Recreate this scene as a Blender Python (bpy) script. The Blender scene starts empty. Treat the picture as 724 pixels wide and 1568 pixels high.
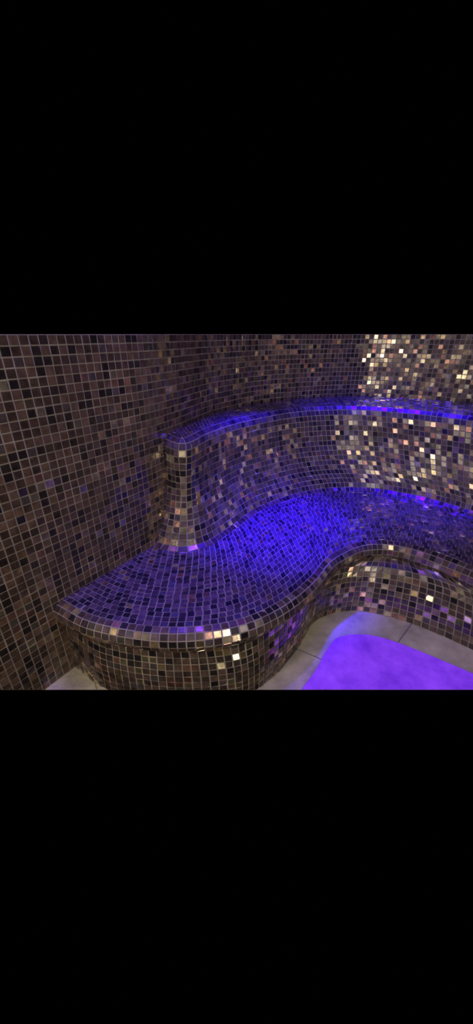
import bpy, math, random
import numpy as np
from mathutils import Vector
random.seed(7); np.random.seed(7)
sc=bpy.context.scene
sc.view_settings.view_transform='Standard'
H=1.5; T=0.0350; ZS=0.41; ZB=1.014

# ---------------------------------------------------------------- curves
def catmull(pts,per=24):
    P=[np.array(p,float) for p in pts]
    P=[2*P[0]-P[1]]+P+[2*P[-1]-P[-2]]
    out=[]
    for i in range(1,len(P)-2):
        a,b,c,d=P[i-1:i+3]
        for k in range(per):
            t=k/per
            out.append(0.5*((2*b)+(c-a)*t+(2*a-5*b+4*c-d)*t*t+(-a+3*b-3*c+d)*t**3))
    out.append(P[-2]); return np.array(out)
def arclen(C):
    d=np.linalg.norm(np.diff(C,axis=0),axis=1); return np.concatenate([[0],np.cumsum(d)])
def sample(C,x):
    x=np.clip(x,0,len(C)-1); i=np.minimum(x.astype(int),len(C)-2); f=(x-i)[:,None]
    return C[i]*(1-f)+C[i+1]*f
def resample(C,n):
    L=arclen(C); return np.stack([np.interp(np.linspace(0,L[-1],n),L,C[:,k]) for k in range(C.shape[1])],1)

# ---------------------------------------------------------------- materials
def new_mat(name):
    m=bpy.data.materials.new(name); m.use_nodes=True
    nt=m.node_tree; b=nt.nodes['Principled BSDF']; return m,nt,b
def tile_material(name,g=(1,1,1),seed=0.0,metal=.27):
    m,nt,b=new_mat(name); N=nt.nodes; L=nt.links
    uv=N.new('ShaderNodeUVMap'); uv.uv_map='cell'
    add=N.new('ShaderNodeVectorMath'); add.operation='ADD'; add.inputs[1].default_value=(seed,seed*1.7,0)
    L.new(uv.outputs[0],add.inputs[0])
    wn=N.new('ShaderNodeTexWhiteNoise'); wn.noise_dimensions='2D'; L.new(add.outputs[0],wn.inputs['Vector'])
    sep=N.new('ShaderNodeSeparateColor'); L.new(wn.outputs['Color'],sep.inputs[0])
    def ramp(cols):
        cr=N.new('ShaderNodeValToRGB'); cr.color_ramp.interpolation='CONSTANT'; e=cr.color_ramp.elements
        for i,(p,c) in enumerate(cols):
            q=e[i] if i<2 else e.new(p)
            q.position=p; q.color=(*c,1)
        L.new(sep.outputs[0],cr.inputs[0]); return cr
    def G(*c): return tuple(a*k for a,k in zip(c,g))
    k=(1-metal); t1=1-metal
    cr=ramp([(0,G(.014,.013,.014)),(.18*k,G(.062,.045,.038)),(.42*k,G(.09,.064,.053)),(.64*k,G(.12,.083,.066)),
          (.82*k,G(.175,.12,.088)),(.92*k,G(.105,.095,.095)),(t1,(.66,.36,.30)),(t1+metal*.28,(.70,.54,.33)),(t1+metal*.58,(.85,.77,.54))])
    mt=ramp([(0,(.1,)*3),(.18*k,(.40,)*3),(.64*k,(.25,)*3),(.82*k,(.5,)*3),(t1,(.93,)*3)])
    tc=N.new('ShaderNodeTexCoord'); nz=N.new('ShaderNodeTexNoise'); nz.inputs['Scale'].default_value=34; nz.inputs['Detail'].default_value=3
    L.new(tc.outputs['Object'],nz.inputs['Vector'])
    mr=N.new('ShaderNodeMapRange'); mr.inputs[1].default_value=.3; mr.inputs[2].default_value=.7; mr.inputs[3].default_value=.65; mr.inputs[4].default_value=1.35
    L.new(nz.outputs[0],mr.inputs[0])
    mx=N.new('ShaderNodeVectorMath'); mx.operation='SCALE'; L.new(cr.outputs[0],mx.inputs[0]); L.new(mr.outputs[0],mx.inputs['Scale'])
    L.new(mx.outputs[0],b.inputs['Base Color'])
    r=N.new('ShaderNodeMapRange'); r.inputs[3].default_value=.16; r.inputs[4].default_value=.30
    L.new(sep.outputs[1],r.inputs[0]); L.new(r.outputs[0],b.inputs['Roughness'])
    L.new(mt.outputs[0],b.inputs['Metallic'])
    b.inputs['Coat Weight'].default_value=.45; b.inputs['Coat Roughness'].default_value=.1
    return m
def grout_material(name,k):
    m,nt,b=new_mat(name); N=nt.nodes; L=nt.links
    nz=N.new('ShaderNodeTexNoise'); nz.inputs['Scale'].default_value=9; nz.inputs['Detail'].default_value=6
    cr=N.new('ShaderNodeValToRGB'); cr.color_ramp.elements[0].position=.3; cr.color_ramp.elements[0].color=(.19*k,.166*k,.155*k,1)
    cr.color_ramp.elements[1].position=.7; cr.color_ramp.elements[1].color=(.33*k,.292*k,.275*k,1)
    tc=N.new('ShaderNodeTexCoord'); L.new(tc.outputs['Object'],nz.inputs['Vector'])
    L.new(nz.outputs[0],cr.inputs[0]); L.new(cr.outputs[0],b.inputs['Base Color']); b.inputs['Roughness'].default_value=.7
    return m
M_LEFT=tile_material('side_wall_glass_mosaic',(1.1,1,.9),3,.08)
M_WALL=tile_material('back_wall_glass_mosaic',(1.0,1,1.1),3,.27)
M_BENCH=tile_material('bench_glass_mosaic',(.95,.93,1.1),11,.21)
M_SEAT=tile_material('seat_glass_mosaic',(1.0,.92,2.4),17,.06)  # blue gain puts the blue lamp's glow into the tile colour
M_GROUT=grout_material('grout',.95)

# ---------------------------------------------------------------- tiled patch
CAM=np.array([0,0,H])
def clip_extent(me):
    import bmesh
    bm=bmesh.new(); bm.from_mesh(me)
    n=Vector((0,1.321,1)).normalized()
    bmesh.ops.bisect_plane(bm,geom=bm.verts[:]+bm.edges[:]+bm.faces[:],plane_co=(0,0,1.5),plane_no=n,clear_inner=True)
    bm.to_mesh(me); bm.free()
def rowwise_quads(G):
    """each course of tiles gets its own count, so tiles stay square on a fan-shaped surface"""
    Q=[];I=[]
    for i in range(G.shape[0]-1):
        A,B=G[i],G[i+1]; M=(A+B)/2; L=arclen(M); n=int(round(L[-1]/T)); off=(i%2)*.5
        s=np.clip((np.arange(-1,n+2)+off)/n,0,1)*L[-1]; x=np.interp(s,L,np.arange(len(M)))
        a=sample(A,x); b=sample(B,x)
        for j in range(len(x)-1):
            if s[j+1]-s[j]<.006: continue
            Q.append([a[j],a[j+1],b[j+1],b[j]]); I.append((j,i))
    return np.array(Q),I
def tiled(name,G,mat,parent=None,tilt=2.4,gap=.045,cell0=(0,0),clip=False,rowwise=False):
    R,C=G.shape[0]-1,G.shape[1]-1
    a,b_,c,d=G[:-1,:-1],G[:-1,1:],G[1:,1:],G[1:,:-1]
    nrm=np.cross(c-a,d-b_); mid=(a+b_+c+d)/4
    flip=((nrm*(CAM-mid)).sum(2)>0).mean()<.5
    verts=list(map(tuple,G.reshape(-1,3))); faces=[];mats=[];uvs=[]
    W=C+1
    for i in range(R):
        for j in range(C):
            q=[i*W+j,i*W+j+1,(i+1)*W+j+1,(i+1)*W+j]
            faces.append(q[::-1] if flip else q); mats.append(1); uvs.append((0,0))
    if rowwise: Q,I=rowwise_quads(G)
    else:
        Q=np.stack([a,b_,c,d],2).reshape(-1,4,3); I=[(j,i) for i in range(R) for j in range(C)]
    NN=np.cross(Q[:,2]-Q[:,0],Q[:,3]-Q[:,1]); NN/=np.maximum(np.linalg.norm(NN,axis=1,keepdims=True),1e-9)
    if flip: NN=-NN
    for q,n,(j,i) in zip(Q,NN,I):
        m=q.mean(0)
        eu=(q[1]+q[2]-q[0]-q[3])/2; ev=(q[2]+q[3]-q[0]-q[1])/2
        lu,lv=np.linalg.norm(eu),np.linalg.norm(ev)
        if lu<.006 or lv<.006: continue
        tx,ty=np.random.normal(0,math.radians(tilt),2)
        if random.random()<.06: tx*=2; ty*=2
        base=len(verts)
        g=gap*T/max(min(lu,lv),.02)+random.uniform(-.01,.012)
        lo=[];hi=[]
        sg=[(-1,-1),(1,-1),(1,1),(-1,1)]
        for k in range(4):
            p=m+(q[k]-m)*(1-2*g); lo.append(tuple(p-n*.002))
            p2=m+(q[k]-m)*(1-2*g-.08)
            h=.0032+ (sg[k][0]*tx*lu/2+sg[k][1]*ty*lv/2)
            hi.append(tuple(p2+n*h))
        verts+=lo+hi
        L=[base,base+1,base+2,base+3]; U=[base+4,base+5,base+6,base+7]
        fs=[U]+[[L[k],L[(k+1)%4],U[(k+1)%4],U[k]] for k in range(4)]
        for f in fs:
            faces.append(f[::-1] if flip else f); mats.append(0); uvs.append((j+cell0[0]+.5,i+cell0[1]+.5))
    me=bpy.data.meshes.new(name); me.from_pydata(verts,[],faces); me.update()
    me.materials.append(mat); me.materials.append(M_GROUT)
    me.polygons.foreach_set('material_index',mats)
    uvl=me.uv_layers.new(name='cell')
    arr=np.repeat(np.array(uvs,float),4,axis=0).reshape(-1); uvl.data.foreach_set('uv',arr)
    if clip: clip_extent(me)
    ob=bpy.data.objects.new(name,me); sc.collection.objects.link(ob)
    if parent: ob.parent=parent
    return ob

# ---------------------------------------------------------------- wall
wl=[(-1.19,.73),(-1.0,1.003),(-.79,1.303),(-.60,1.578),(-.45,1.796),(-.335,2.03),(-.12,2.50),(.28,2.95),(.95,3.22),(1.45,3.14),(1.9,2.86),(2.3,2.4),(2.5,1.9)]
WC=catmull(wl,24); WL=arclen(WC)
ncol=int(WL[-1]/T); WP=resample(WC,ncol+1)
nr=int(math.ceil(H/T)); zz=H-np.arange(0,nr+1)*T; zz[-1]=0.0
G=np.zeros((len(zz),ncol+1,3)); G[:,:,0]=WP[None,:,0]; G[:,:,1]=WP[None,:,1]; G[:,:,2]=zz[:,None]
split=int(np.argmin(np.abs(WP[:,1]-2.35)+ (WP[:,0]>0)*9))
tiled('wall_left',G[:,:split+1],M_LEFT,clip=True,tilt=1.8,gap=.05)
tiled('wall_back',G[:,split:],M_WALL,cell0=(split,0),tilt=2.8,gap=.05)

# ---------------------------------------------------------------- bench stations
BB=[(-.462,1.80),(-.40,1.755),(-.2875,1.735),(-.175,1.80),(-.049,1.97),(.176,2.285),(.598,2.556),(1.02,2.59),(1.354,2.433),(1.61,2.18),(1.84,1.85),(2.0,1.5)]
BT=[(-.38,1.93),(-.328,1.865),(-.275,1.83),(-.235,1.90),(-.165,2.07),(.034,2.348),(.426,2.68),(.878,2.772),(1.253,2.616),(1.57,2.36),(1.84,2.02),(2.05,1.65)]
SF=[(-.80,1.29),(-.60,1.18),(-.304,1.118),(-.033,1.148),(.171,1.259),(.35,1.436),(.515,1.658),(.758,1.81),(1.006,1.772),(1.238,1.555),(1.42,1.28),(1.55,1.0)]
FB=[(-.815,1.27),(-.60,1.135),(-.3,1.075),(.0,1.095),(.17,1.20),(.33,1.39),(.465,1.59),(.70,1.675),(.97,1.59),(1.256,1.37),(1.43,1.1),(1.52,.85)]
per=24
cBB,cBT,cSF,cFB=[catmull(c,per) for c in (BB,BT,SF,FB)]
WA=catmull([(-.385,1.94),(-.37,1.96),(-.35,2.01),(-.31,2.09),(-.22,2.30),(-.05,2.60),(.40,3.03),(.95,3.22),(1.47,3.13),(1.9,2.86),(2.25,2.48),(2.42,2.1)],per)
def cols_from(ref,m=1):
    L=arclen(ref); n=int(round(L[-1]/T*m)); return np.interp(np.linspace(0,L[-1],n+1),L,np.arange(len(ref)))
def outward(C,x):
    p=sample(C,np.minimum(x+.5,len(C)-1)); q=sample(C,np.maximum(x-.5,0)); t=p-q; t/=np.linalg.norm(t,axis=1,keepdims=True)
    return np.stack([t[:,1],-t[:,0]],1)
def v3(p,z): return np.array([p[0],p[1],z])
def profile_grid(profs,n):
    G=np.zeros((n+1,len(profs),3))
    for j,p in enumerate(profs):
        G[:,j]=resample(catmull(p,8),n+1)
    return G
bench=bpy.data.objects.new('mosaic_spa_bench',None); sc.collection.objects.link(bench)
x=cols_from((cBB+cBT)/2)
bb,bt,wa=sample(cBB,x),sample(cBT,x),sample(WA,x); ob_=outward(cBB,x); ot=outward(cBT,x)
profs=[];led=[]
for k in range(len(x)):
    A,B=bt[k],bb[k]
    profs.append([v3(A-ot[k]*.012,ZB),v3(A+ot[k]*.006,ZB-.008),v3(A+ot[k]*.017,ZB-.03),v3(A*.9+B*.1+ot[k]*.018,ZB-.10),
                  v3(A*.68+B*.32,ZB-.28),v3(A*.38+B*.62,ZB-.44),v3(A*.05+B*.95,ZS+.065),v3(B+ob_[k]*.014,ZS+.024),v3(B+ob_[k]*.05,ZS+.002)])
    a=A-ot[k]*.012
    led.append([v3(wa[k],ZB+.004),v3(wa[k]*.6+a*.4,ZB+.004),v3(wa[k]*.3+a*.7,ZB+.003),v3(a,ZB)])
PG=profile_grid(profs,18)
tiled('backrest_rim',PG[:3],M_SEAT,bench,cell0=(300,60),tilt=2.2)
tiled('backrest',PG[2:],M_BENCH,bench,cell0=(300,0),tilt=3.0)
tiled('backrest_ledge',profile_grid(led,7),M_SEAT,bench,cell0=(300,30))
seatmid=(cBB*.4+cSF*.6)
def seat_profiles(x):
    bb,sf,fb=sample(cBB,x),sample(cSF,x),sample(cFB,x); ob_=outward(cBB,x); of=outward(cSF,x)
    profs=[];rise=[]
    for k in range(len(x)):
        B=bb[k]+ob_[k]*.05; S=sf[k]; o=of[k]
        profs.append([v3(B,ZS+.002),v3(B*.66+S*.34,ZS),v3(B*.33+S*.67,ZS),v3(S,ZS)])
        F=fb[k]; d=float(np.dot(F-S,o)); e=.05
        w_=min(max(d/.13,.25),1)*.6
        rise.append([v3(S,ZS),v3(S+o*.028,ZS-.006),v3(S+o*e,ZS-.028),v3(S+o*(e+.008),ZS-.06),v3(S+o*(e-.008),ZS-.095),v3(S+(F-S)*w_,ZS-.135),
                     v3(S+(F-S)*.8,ZS-.25),v3(F,0.0)])
    return profs,rise
profs,_=seat_profiles(cols_from(seatmid,2))
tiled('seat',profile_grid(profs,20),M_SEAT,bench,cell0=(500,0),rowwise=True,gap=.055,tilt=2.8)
_,rise=seat_profiles(cols_from(cSF))
tiled('seat_front',profile_grid(rise,15),M_BENCH,bench,cell0=(500,40),clip=True,tilt=2.6)

# ---------------------------------------------------------------- floor
def poly_obj(name,pts,z,mat,thick=None,parent=None):
    import bmesh
    bm=bmesh.new(); vs=[bm.verts.new((p[0],p[1],z)) for p in pts]; f=bm.faces.new(vs)
    if f.normal.z<0: f.normal_flip()
    bmesh.ops.triangulate(bm,faces=[f])
    if thick:
        r=bmesh.ops.extrude_face_region(bm,geom=bm.faces[:])
        bmesh.ops.translate(bm,verts=[v for v in r['geom'] if isinstance(v,bmesh.types.BMVert)],vec=(0,0,thick))
    bmesh.ops.recalc_face_normals(bm,faces=bm.faces[:])
    me=bpy.data.meshes.new(name); bm.to_mesh(me); bm.free(); me.materials.append(mat)
    ob=bpy.data.objects.new(name,me); sc.collection.objects.link(ob)
    if parent: ob.parent=parent
    return ob
def noise_mat(name,c0,c1,scale,rough,bump=0):
    m,nt,b=new_mat(name); N=nt.nodes;L=nt.links
    tc=N.new('ShaderNodeTexCoord'); nz=N.new('ShaderNodeTexNoise'); nz.inputs['Scale'].default_value=scale; nz.inputs['Detail'].default_value=9; nz.inputs['Roughness'].default_value=.65
    L.new(tc.outputs['Object'],nz.inputs['Vector']); cr=N.new('ShaderNodeValToRGB')
    cr.color_ramp.elements[0].position=.32; cr.color_ramp.elements[0].color=(*c0,1)
    cr.color_ramp.elements[1].position=.68; cr.color_ramp.elements[1].color=(*c1,1)
    L.new(nz.outputs[0],cr.inputs[0]); L.new(cr.outputs[0],b.inputs['Base Color']); b.inputs['Roughness'].default_value=rough
    if bump:
        n2=N.new('ShaderNodeTexNoise'); n2.inputs['Scale'].default_value=22; n2.inputs['Detail'].default_value=6
        L.new(tc.outputs['Object'],n2.inputs['Vector'])
        bp=N.new('ShaderNodeBump'); bp.inputs['Strength'].default_value=bump; bp.inputs['Distance'].default_value=.02
        L.new(n2.outputs[0],bp.inputs['Height']); L.new(bp.outputs[0],b.inputs['Normal'])
    return m,cr,b,nt
M_FLOOR=noise_mat('grey_cream_stone',(.32,.295,.235),(.64,.585,.47),7,.3,.14)[0]
M_JOINT=noise_mat('floor_joint',(.12,.11,.10),(.2,.18,.16),20,.8)[0]
M_GLOW,cr,b,nt=noise_mat('violet_light_painted',(.05,.02,.2),(.12,.05,.4),6,.25,.05)  # violet light on the floor, put into an emissive material
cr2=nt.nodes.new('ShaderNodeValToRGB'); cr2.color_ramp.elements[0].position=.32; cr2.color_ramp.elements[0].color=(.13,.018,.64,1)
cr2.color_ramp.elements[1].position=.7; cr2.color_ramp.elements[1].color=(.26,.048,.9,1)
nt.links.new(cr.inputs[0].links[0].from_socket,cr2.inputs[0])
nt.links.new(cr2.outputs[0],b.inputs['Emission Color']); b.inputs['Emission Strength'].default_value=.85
YF=1.1355
poly_obj('floor',[(-1.3,YF),(2.4,YF),(2.4,3.3),(-1.3,3.3)],-.001,M_FLOOR)
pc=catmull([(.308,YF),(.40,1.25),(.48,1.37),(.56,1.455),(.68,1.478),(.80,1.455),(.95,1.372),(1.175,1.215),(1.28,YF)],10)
poly_obj('violet_light_pool',[tuple(p) for p in pc],.0,M_GLOW,.004)  # glowing slab stands in for violet light falling on the floor
def joint(p,q,w=.004):
    p=np.array(p);q=np.array(q);t=(q-p)/np.linalg.norm(q-p);n=np.array([-t[1],t[0]])*w/2
    return [tuple(p+n),tuple(q+n),tuple(q-n),tuple(p-n)]
j=bpy.data.objects.new('trim_floor_joints',None); sc.collection.objects.link(j)
poly_obj('joint_1',joint((.28,1.40),(.44,1.31)),0,M_JOINT,.0012,j)
poly_obj('joint_2',joint((1.03,1.58),(.88,1.425)),0,M_JOINT,.0012,j)
poly_obj('joint_3',joint((-.72,1.24),(-.66,YF+.002)),0,M_JOINT,.0012,j)

# ---------------------------------------------------------------- lights
def light(kind,name,loc,target,color,energy,size=.05,spot=60,blend=.6,sy=None):
    ld=bpy.data.lights.new(name,kind); ld.color=color; ld.energy=energy
    if kind=='AREA':
        ld.size=size
        if sy: ld.shape='RECTANGLE'; ld.size_y=sy
    else: ld.shadow_soft_size=size
    if kind=='SPOT': ld.spot_size=math.radians(spot); ld.spot_blend=blend
    ob=bpy.data.objects.new(name,ld); sc.collection.objects.link(ob); ob.location=loc
    ob.rotation_euler=(Vector(target)-Vector(loc)).to_track_quat('-Z','Y').to_euler()
    return ob
light('SPOT','blue_ceiling_spot',(.35,2.3,3.7),(.27,2.03,.41),(.035,0,1),3000,.08,23,1)
light('SPOT','blue_ceiling_spot.001',(1.0,2.3,3.7),(1.05,2.6,.7),(.03,0,1),720,.08,34,.9)
light('SPOT','blue_ceiling_spot.002',(-.2,1.7,3.7),(-.15,1.5,.41),(.12,.03,1),300,.08,28,1)
light('AREA','violet_fill',(.0,1.2,3.4),(-.05,2.2,.75),(.25,.14,1),34,1.1)  # unseen soft area light added for the purple cast on backrest and wall
light('AREA','glint_strip',(1.35,-1.2,1.1),(1.8,3,1.1),(1,.86,.62),21,.24,sy=1.9)  # tall unseen area light added for warm glints on the back wall
light('AREA','glint_strip.001',(-1.3,.0,.95),(1.5,2.2,.8),(1,.85,.62),9,.16,sy=1.6)  # second added strip, out of view, for glints on the backrest
light('AREA','glint_strip.002',(.1,-1.2,.9),(-.3,2,.5),(1,.84,.62),5.5,.12,sy=1.7)  # another added glint strip, aimed at the backrest's left end
light('AREA','soft_fill',(.6,-.8,2.9),(-.6,1.4,.5),(1,.89,.78),22,1.2)  # unseen fill light added behind the camera to lift the left side

w=bpy.data.worlds.new('World'); sc.world=w; w.use_nodes=True
w.node_tree.nodes['Background'].inputs[0].default_value=(0,0,0,1); w.node_tree.nodes['Background'].inputs[1].default_value=0

cd=bpy.data.cameras.new('camera'); cam=bpy.data.objects.new('camera',cd); sc.collection.objects.link(cam)
cd.sensor_fit='HORIZONTAL'; cd.sensor_width=36; cd.lens=36*547/724; cd.clip_start=.01
cam.location=(0,0,H); cam.rotation_euler=(math.radians(90-26.44),0,0)
sc.camera=cam
